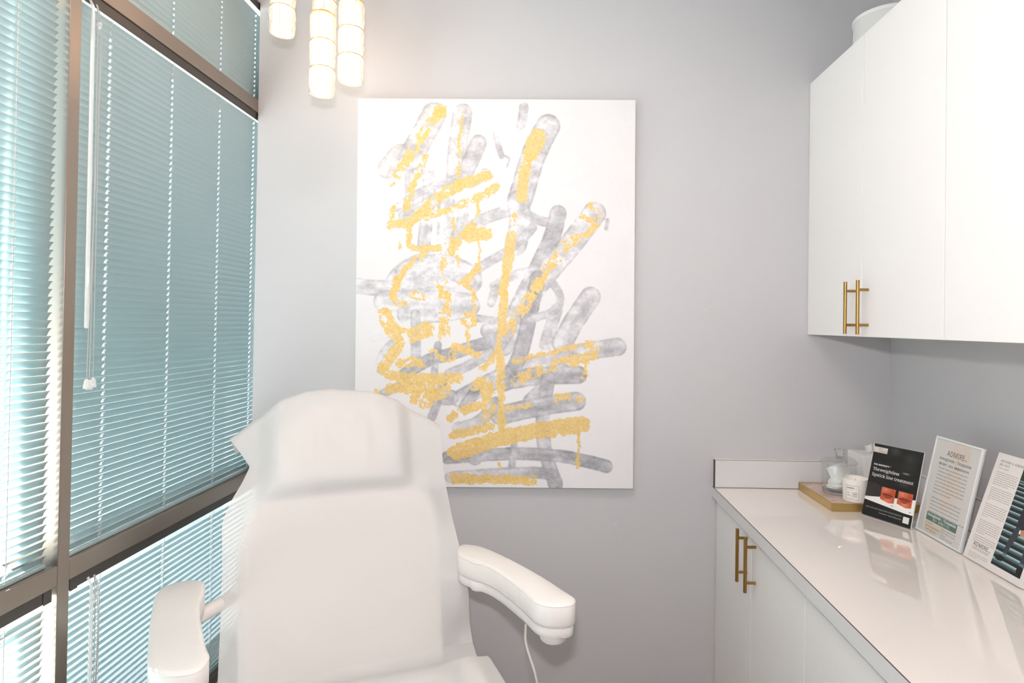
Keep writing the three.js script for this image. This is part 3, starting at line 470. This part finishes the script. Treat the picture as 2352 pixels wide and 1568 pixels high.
{
  const [c, g] = canvas(800, 1140);
  g.fillStyle = '#d9d4d0'; g.fillRect(0, 0, 800, 1140);
  g.fillStyle = '#dccdc2'; g.beginPath(); g.ellipse(470, 130, 170, 150, 0.1, 0, 7); g.fill(); g.fillStyle = '#decfc4'; g.beginPath(); g.ellipse(420, 560, 150, 260, 0.1, 0, 7); g.fill(); g.fillStyle = '#d8cbbb'; g.beginPath(); g.ellipse(300, 1010, 190, 120, -0.2, 0, 7); g.fill();
  g.textAlign = 'center'; sansN(g, 88, 'ADMIRE', 390, 180, '#24211f'); sansN(g, 24, 'MD', 572, 180, '#24211f'); sansN(g, 24, '°', 600, 130, '#24211f');
  sansN(g, 46, 'Semaglutide | Tirzepatide', 400, 244, '#3f5f57', 'bold'); g.font = '44px sans-serif'; g.fillStyle = '#3a4b48';
  const spaced = 'WEIGHT LOSS MEMBERSHIPS', sw = 540 / spaced.length; g.font = 'bold 40px sans-serif'; for (let i = 0; i < spaced.length; i++) g.fillText(spaced[i], 140 + i * sw * 1.0, 306);
  const para = (rows, y) => rows.forEach((r, i) => { const ws = r.split(' '); g.textAlign = 'left'; g.font = '26px sans-serif'; g.fillStyle = '#2f2a28'; const full = i < rows.length - 1, tot = ws.reduce((a, q) => a + g.measureText(q).width, 0), gap = full ? Math.max(5, (540 - tot) / (ws.length - 1)) : 8; let x = 130; const k = full && tot + 5 * (ws.length - 1) > 540 ? 540 / (tot + 5 * (ws.length - 1)) : 1; for (const q of ws) { const m = g.measureText(q).width * k; g.fillText(q, x, y + i * 43, m); x += m + gap * k; } });
  para(['The patient\'s Weight Loss Membership begins with a', 'comprehensive consultation to discuss patients\' wellness', 'and weight loss goals. This is followed by a thorough health', 'and medical review, including lab work to ensure candidacy', 'and a 12-week treatment plan. Patients will receive their', 'doses, per month, administered at their weekly', 'appointments, where progress will be tracked and any', 'questions can be discussed.'], 352);
  para(['Additionally, patients signed up for Weight Loss', 'Management membership will receive 10% off all IV Therapy', 'and B12 Fat Burner injections! Patients\' weight loss journey', 'will be overseen by Dr. Admire and assisted by our team of', 'Registered Nurses, providing expert guidance and support.'], 722);
  g.fillStyle = '#3d6558'; g.fillRect(118, 896, 560, 98); g.textAlign = 'center'; sansN(g, 42, 'Semaglutide | Tirzepatide', 398, 938, '#eef2ef', 'bold'); const kb = 'KEY BENEFITS'; g.font = '38px sans-serif'; for (let i = 0; i < kb.length; i++) g.fillText(kb[i], 258 + i * 26, 980);
  g.textAlign = 'left'; ['• Fat Reduction', '• Significant Weight Reduction', '• Appetite Suppression'].forEach((t, i) => { g.font = '22px sans-serif'; g.fillStyle = '#3a3330'; g.fillText(t, 120, 1026 + i * 40, 290); }); ['• Improved Metabolic Health', '• Positive Effects on Eating', '  Behaviors', '• Regulates Blood Sugar'].forEach((t, i) => g.fillText(t, 420, 1030 + i * 30, 270));
  const { o, w, h } = leaning('acrylic_sign_holder', 'clear acrylic sign holder with a pale printed page and green banner', V(1.0711, 0, -1.7702), V(1.0693, 0, -1.5786), 0.2695, 0.060, 0.004);
  mesh('frame', merge([box(-w / 2, w / 2, 0, 0.005, -0.006, 0, 0.0006), box(-w / 2, w / 2, h - 0.005, h, -0.006, 0, 0.0006), box(-w / 2, -w / 2 + 0.004, 0.005, h - 0.005, -0.006, 0, 0.0006), box(w / 2 - 0.004, w / 2, 0.005, h - 0.005, -0.006, 0, 0.0006)]), M.blindWhite, o);
  mesh('printed_page', new THREE.PlaneGeometry(w - 0.008, h - 0.010).translate(0, h / 2, -0.003), std(lin(1, 1, 1), 0.6, 0, { map: texture(c) }), o);
  mesh('front_pane', new THREE.PlaneGeometry(w - 0.006, h - 0.008).translate(0, h / 2, -0.001), M.glass, o);
  mesh('back_pane', box(-w / 2, w / 2, 0, h, -0.0095, -0.0065, 0.0006), M.acrylic, o);
  mesh('stand_foot', box(-w / 2, w / 2, -0.002, 0.001, -0.08, -0.0095, 0.001).rotateX(0.219), M.acrylic, o);
}
{
  const [c, g] = canvas(820, 1160);
  g.fillStyle = '#e3ddd9'; g.fillRect(0, 0, 820, 1160);
  sansN(g, 34, 'ANTHONY A. ADMIRE,', 62, 92, '#4b4643'); sansN(g, 34, 'MD, FACS', 62, 130, '#4b4643'); sansN(g, 22, 'Plastic Surgeon', 62, 162, '#7a736f');
  const rows = [[196, 7, .7], [372, 7, .12], [548, 7, .3], [730, 7, .4], [896, 4, .25]]; for (const [y, n, l] of rows) textLines(g, 60, y, 310, n, 22, 13, '#b3aaa5', l);
  sansN(g, 62, 'ADMIRE', 84, 1010, '#221f1e'); sansN(g, 18, 'MD', 316, 1010, '#221f1e'); sansN(g, 18, '°', 348, 972, '#221f1e'); g.fillStyle = '#3a3533'; g.fillRect(84, 1024, 250, 3); textLines(g, 84, 1036, 244, 1, 16, 9, '#8b827d', 1); textLines(g, 64, 1080, 280, 3, 20, 11, '#b1a9a4', .5);
  // photograph of rows of steel bench seats with a man in a dark suit sitting on them
  const x0 = 392, y0 = 64, pw = 392, ph = 1026; g.save(); g.beginPath(); g.rect(x0, y0, pw, ph); g.clip();
  g.fillStyle = '#27332f'; g.fillRect(x0, y0, pw, ph);
  for (let i = 0; i < 16; i++) { const t = i / 15, y = y0 + 150 + 880 * Math.pow(t, 1.35), hh = 14 + 34 * t; g.fillStyle = '#141a1c'; g.fillRect(x0, y, pw, hh + 26); g.fillStyle = '#7ea0a3'; g.fillRect(x0, y, pw, hh * 0.5); g.fillStyle = '#c0d6d6'; g.fillRect(x0, y, pw, hh * 0.16); g.fillStyle = '#40585d'; g.fillRect(x0, y + hh * 0.5, pw, hh * 0.5); }
  g.fillStyle = '#24282e'; g.beginPath(); g.moveTo(560, 420); g.quadraticCurveTo(650, 360, 740, 420); g.quadraticCurveTo(790, 540, 770, 700); g.lineTo(545, 690); g.quadraticCurveTo(530, 540, 560, 420); g.fill();
  g.fillStyle = '#eceae8'; g.beginPath(); g.moveTo(630, 388); g.lineTo(670, 388); g.lineTo(652, 520); g.fill(); g.fillStyle = '#2c3442'; g.beginPath(); g.moveTo(645, 394); g.lineTo(657, 394); g.lineTo(662, 510); g.lineTo(650, 530); g.lineTo(642, 510); g.fill();
  g.fillStyle = '#c08d72'; g.fillRect(632, 350, 38, 42); g.beginPath(); g.ellipse(651, 306, 40, 54, 0, 0, 7); g.fill(); g.fillStyle = '#3b332d'; g.beginPath(); g.ellipse(651, 276, 42, 34, 0, Math.PI, 0); g.fill();
  g.fillStyle = '#343a42'; for (const pts of [[[545, 650], [630, 660], [560, 850], [540, 950], [490, 940], [505, 800]], [[680, 660], [775, 650], [800, 800], [780, 960], [725, 960], [720, 830]]]) { g.beginPath(); pts.forEach((p, i) => (i ? g.lineTo(...p) : g.moveTo(...p))); g.fill(); }
  g.fillStyle = '#5e7884'; g.fillRect(492, 935, 44, 40); g.fillRect(730, 955, 44, 40); g.fillStyle = '#0f1012'; g.beginPath(); g.ellipse(480, 1000, 66, 28, -0.15, 0, 7); g.fill(); g.beginPath(); g.ellipse(750, 1030, 40, 50, 0, 0, 7); g.fill();
  g.fillStyle = '#c39077'; g.beginPath(); g.ellipse(655, 690, 46, 34, 0, 0, 7); g.fill(); g.strokeStyle = '#8d5f4a'; g.lineWidth = 3; for (let i = 0; i < 4; i++) { g.beginPath(); g.moveTo(620 + i * 6, 676 + i * 10); g.lineTo(686, 670 + i * 12); g.stroke(); } g.fillStyle = '#e6e4e2'; g.fillRect(596, 668, 16, 40); g.fillRect(698, 668, 16, 40);
  g.restore();
  const { o, w, h } = leaning('doctor_profile_sign', 'white framed profile page with a photo of a suited man on benches', V(1.0683, 0, -1.5639), V(1.0637, 0, -1.368), 0.2655, 0.090, 0.01);
  mesh('board', box(-w / 2, w / 2, 0, h, -0.010, -0.0003, 0.0012), M.paper, o);
  mesh('printed_page', new THREE.PlaneGeometry(w - 0.001, h - 0.001).translate(0, h / 2, 0.0002), std(lin(1, 1, 1), 0.45, 0, { map: texture(c) }), o);
  mesh('easel_leg', box(-0.02, 0.02, -0.002, 0.001, -0.07, -0.011, 0.001).rotateX(0.327), M.paper, o);
}

// ------------------------------------------------------------------ treatment chair (own axes: x across, z toward the foot end)
const CHAIR = [-0.56, 0, -1.72], TURN = 24 * Math.PI / 180;
const chair = thing('treatment_chair', 'white vinyl reclining treatment chair with padded armrests in front of the canvas', 'treatment chair', CHAIR, TURN);
const BY = 0.912, BZ = -0.410;                                   // direction up along the backrest
const onBack = (a, s, h) => V(a, 0.56 + s * BY + h * 0.410, 0.03 + s * BZ + h * 0.912);
function rotatedToBack(g) { const m = new THREE.Matrix4().makeBasis(V(1, 0, 0), V(0, BY, BZ), V(0, 0.410, 0.912)); m.setPosition(0, 0.56, 0.03); return g.applyMatrix4(m); }
function cushion(shape, depth, bevel, seg = 5) { const g = new THREE.ExtrudeGeometry(shape, { depth: depth - 2 * bevel, bevelEnabled: true, bevelSize: bevel, bevelThickness: bevel, bevelOffset: -bevel, bevelSegments: seg, curveSegments: 24 }); return g.translate(0, 0, bevel); }
{
  const sh = new THREE.Shape(); sh.moveTo(-0.27, -0.06); sh.lineTo(0.27, -0.06); sh.lineTo(0.287, 0.30); sh.bezierCurveTo(0.287, 0.42, 0.23, 0.462, 0.13, 0.466); sh.lineTo(-0.13, 0.466); sh.bezierCurveTo(-0.23, 0.462, -0.287, 0.42, -0.287, 0.30); sh.closePath();
  mesh('backrest', rotatedToBack(toCreasedNormals(cushion(sh, 0.095, 0.022).translate(0, 0, -0.095), 0.6)), M.vinyl, chair);
  const hd = new THREE.Shape(); hd.moveTo(-0.12, 0.49); hd.lineTo(0.10, 0.49); hd.bezierCurveTo(0.16, 0.49, 0.165, 0.53, 0.165, 0.60); hd.bezierCurveTo(0.165, 0.70, 0.09, 0.742, -0.012, 0.742); hd.bezierCurveTo(-0.11, 0.742, -0.188, 0.70, -0.188, 0.60); hd.bezierCurveTo(-0.188, 0.53, -0.18, 0.49, -0.12, 0.49);
  const ho = mesh('headrest', rotatedToBack(toCreasedNormals(cushion(hd, 0.09, 0.030).translate(0, 0, -0.066), 0.6)), M.vinyl, chair);
  mesh('headrest_post', merge([rod(onBack(-0.06, 0.40, -0.06), onBack(-0.06, 0.60, -0.05), 0.008), rod(onBack(0.04, 0.40, -0.06), onBack(0.04, 0.60, -0.05), 0.008)]), M.metalGrey, ho);
  const seat = new THREE.Shape(); seat.moveTo(-0.29, -0.80); seat.lineTo(0.29, -0.80); seat.lineTo(0.29, -0.14); seat.quadraticCurveTo(0.29, -0.10, 0.25, -0.10); seat.lineTo(-0.25, -0.10); seat.quadraticCurveTo(-0.29, -0.10, -0.29, -0.14); seat.closePath();
  mesh('seat', toCreasedNormals(cushion(seat, 0.11, 0.024).rotateX(-Math.PI / 2).translate(0, 0.400, 0.0), 0.6), M.vinyl, chair);
  for (const q of [-1, 1]) mesh('side_bolster', new THREE.CapsuleGeometry(0.032, 0.52, 6, 16).rotateX(Math.PI / 2).translate(q * 0.300 + 0.006, 0.540, 0.46), M.vinyl, chair);
  mesh('under_frame', merge([box(-0.20, 0.20, 0.34, 0.398, 0.02, 0.70, 0.01), box(-0.24, 0.24, 0.36, 0.40, 0.03, 0.08, 0.006)]), M.shell, chair);
  mesh('pedestal', merge([box(-0.14, 0.14, 0.06, 0.34, 0.16, 0.52, 0.02), box(-0.26, 0.26, 0.0, 0.06, 0.02, 0.72, 0.015)]), M.shell, chair);
  mesh('back_hinge', merge([box(-0.30, -0.24, 0.44, 0.62, -0.085, -0.03, 0.006), box(0.24, 0.30, 0.44, 0.62, -0.085, -0.03, 0.006)]), M.black, chair);
}
function armrest(outline, inner) {
  const pts = outline.map(([x, z]) => new THREE.Vector2(x, -z)), c = new THREE.SplineCurve([...pts, pts[0]]);
  const loop = new THREE.CatmullRomCurve3(outline.map(([x, z]) => V(x, 0, z)), true, 'centripetal').getPoints(120);
  const sh = new THREE.Shape(loop.slice(0, -1).map((p) => new THREE.Vector2(p.x, -p.z)));
  const cx = loop.reduce((a, p) => a + p.x, 0) / loop.length, cz = loop.reduce((a, p) => a + p.z, 0) / loop.length;
  const inset = (d) => loop.slice(0, -1).map((p, i, a) => { const q = a[(i + 1) % a.length], o = a[(i - 1 + a.length) % a.length], t = V(q.x - o.x, 0, q.z - o.z).normalize(), n = V(-t.z, 0, t.x); if (n.x * (cx - p.x) + n.z * (cz - p.z) < 0) n.negate(); return V(p.x + n.x * d, 0, p.z + n.z * d); });
  const pad = mesh('armrest_pad', toCreasedNormals(cushion(sh, 0.062, 0.009, 5).rotateX(-Math.PI / 2).translate(0, 0.740, 0), 0.7), M.vinyl, chair);
  mesh('piping', tube(inset(0.0022).map((p) => V(p.x, 0.7955, p.z)), 0.0027, 160, 8, true), M.vinyl, pad);
  const sh2 = new THREE.Shape(inset(0.005).map((p) => new THREE.Vector2(p.x, -p.z)));
  const under = mesh('armrest_shell', toCreasedNormals(cushion(sh2, 0.027, 0.006, 4).rotateX(-Math.PI / 2).translate(0, 0.713, 0), 0.7), M.shell, chair);
  return { pad, under };
}
const armR = [[0.344, -0.044], [0.392, -0.012], [0.437, 0.095], [0.481, 0.257], [0.501, 0.369], [0.508, 0.425], [0.486, 0.446], [0.440, 0.436], [0.412, 0.405], [0.402, 0.317], [0.372, 0.152], [0.316, 0.041], [0.322, -0.010]];
const armL = [[-0.448, -0.038], [-0.402, -0.058], [-0.364, -0.038], [-0.352, 0.022], [-0.354, 0.116], [-0.321, 0.325], [-0.309, 0.384], [-0.326, 0.425], [-0.373, 0.421], [-0.409, 0.386], [-0.435, 0.258], [-0.454, 0.101], [-0.461, 0.003]];
{
  const r = armrest(armR), l = armrest(armL);
  const hub = (p, x, z) => mesh('end_cap', new THREE.LatheGeometry([[0, -0.022], [0.026, -0.022], [0.033, -0.016], [0.036, -0.002], [0.036, 0.004]].map((q) => new THREE.Vector2(...q)), 36).translate(x, 0.713, z), M.shell, p);
  hub(r.under, 0.461, 0.395); hub(l.under, -0.365, 0.375);
  mesh('pivot_tube', rod(V(-0.375, 0.722, 0.010), V(-0.30, 0.716, -0.105), 0.019, 20), M.shell, l.under);
  mesh('pivot_tube', rod(V(0.355, 0.712, 0.0), V(0.27, 0.70, -0.095), 0.019, 20), M.shell, r.under);
}
tag(mesh('power_cable', tube([V(0.412, 0.712, 0.33), V(0.415, 0.66, 0.325), V(0.435, 0.58, 0.345), V(0.455, 0.46, 0.34), V(0.46, 0.25, 0.30), V(0.44, 0.01, 0.30)], 0.0032, 60, 8), M.cable), 'thin white cable hanging from under the armrest by the cabinets', 'cable');
{ const c = scene.getObjectByName('power_cable'); c.position.set(...CHAIR); c.rotation.y = TURN; }

// ------------------------------------------------------------------ disposable sheet draped over the chair
{
  const aR = [[-0.10, 0.368], [0.0, 0.360], [0.062, 0.353], [0.163, 0.343], [0.267, 0.332], [0.347, 0.332], [0.473, 0.321], [0.574, 0.321], [0.655, 0.323]];
  const aL = [[-0.10, -0.319], [0.17, -0.320], [0.28, -0.322], [0.385, -0.328], [0.407, -0.325], [0.465, -0.303], [0.506, -0.282], [0.551, -0.263], [0.596, -0.291], [0.642, -0.322]];
  const sT = [[-1, 0.642], [-0.78, 0.700], [-0.55, 0.744], [-0.35, 0.766], [-0.10, 0.773], [0.28, 0.760], [0.58, 0.724], [0.8, 0.690], [1, 0.652]];
  const NU = 64, NV = 90, NS = 26, NT = 6, pos = [], uv = [], idx = [];
  const bump = (x, a, b, k) => smooth(x, a, a + k) * (1 - smooth(x, b - k, b));
  const hgt = (a, s) => {
    const head = bump(a, -0.245, 0.225, 0.06) * bump(s, 0.435, 0.85, 0.05) * 0.0475;
    const rim = Math.exp(-(((Math.hypot((a + 0.012) / 0.75, Math.max(0, s - 0.60)) - 0.105) / 0.03) ** 2)) * bump(s, 0.50, 0.76, 0.05) * 0.006;
    const body = bump(a, -0.335, 0.335, 0.075) * (1 - smooth(s, 0.40, 0.50)) * 0.022;
    const wr = 0.004 * (fbm(a * 9 + 3, s * 6, 12) - 0.5) + 0.003 * Math.sin(a * 40 + s * 22) * smooth(s, 0.42, 0.6) * bump(a, -0.2, 0.2, 0.1);
    const flapL = smooth(-a, 0.19, 0.31) * bump(s, 0.42, 0.80, 0.12);
    return -0.014 + head + rim + body + wr - 0.012 * flapL - 0.012 * smooth(a, 0.22, 0.33) * bump(s, 0.3, 0.8, 0.2) + 0.055 * smooth(a, 0.25, 0.345) * bump(s, 0.0, 0.36, 0.12);
  };
  const rows = [];
  for (let t = NT; t > 0; t--) { const r = []; for (let i = 0; i <= NU; i++) { const q = 2 * i / NU - 1, s0 = curveAt(sT, q), a = lerp(curveAt(aL, s0), curveAt(aR, s0), i / NU), k = t / NT; r.push(onBack(a * (1 - 0.04 * k), s0 - 0.03 * k * k, hgt(a, s0) - 0.012 - 0.09 * k)); } rows.push(r); }
  for (let j = 0; j <= NV; j++) {
    const r = []; for (let i = 0; i <= NU; i++) { const q = 2 * i / NU - 1, v = j / NV, s = lerp(curveAt(sT, q), -0.03, v), a = lerp(curveAt(aL, s), curveAt(aR, s), i / NU); const edge = 1 - smooth(v, 0, 0.035); r.push(onBack(a, s, hgt(a, s) - 0.012 * edge * edge)); } rows.push(r);
  }
  const path = [[0.530, 0.055], [0.522, 0.085], [0.535, 0.118], [0.562, 0.142], [0.5785, 0.172], [0.582, 0.24], [0.582, 0.34], [0.580, 0.50], [0.578, 0.64], [0.575, 0.78]];
  const pc = new THREE.CatmullRomCurve3(path.map(([y, z]) => V(0, y, z)));
  for (let j = 1; j <= NS; j++) { const p = pc.getPoint(j / NS), r = []; for (let i = 0; i <= NU; i++) { const q = 2 * i / NU - 1, half = lerp(0.340, 0.345, Math.min(1, j / 12)), x = 0.012 + q * half, drop = smooth(Math.abs(q), 0.80, 1.0) * 0.012 * smooth(p.z, 0.1, 0.2); r.push(V(x, p.y - drop - 0.056 * (1 - smooth(Math.abs(q), 0.52, 0.86)) * smooth(p.z, 0.11, 0.19) + 0.004 * (fbm(q * 5 + 20, p.z * 12, 3) - 0.5) + 0.002, p.z + 0.03 * q * q * (1 - smooth(p.z, 0.14, 0.3)))); } rows.push(r); }
  const n = NU + 1; rows.forEach((r, j) => r.forEach((p, i) => { pos.push(p.x, p.y, p.z); uv.push(i / NU, j / rows.length); }));
  for (let j = 0; j < rows.length - 1; j++) for (let i = 0; i < NU; i++) { const a = j * n + i; idx.push(a, a + n, a + 1, a + 1, a + n, a + n + 1); }
  const g = new THREE.BufferGeometry(); g.setAttribute('position', new THREE.Float32BufferAttribute(pos, 3)); g.setAttribute('uv', new THREE.Float32BufferAttribute(uv, 2)); g.setIndex(idx); g.computeVertexNormals();
  const s = tag(mesh('disposable_sheet', g, M.sheet), 'thin translucent white disposable sheet draped over the chair back and seat', 'sheet');
  s.position.set(...CHAIR); s.rotation.y = TURN;
}

renderer.render(scene, camera);
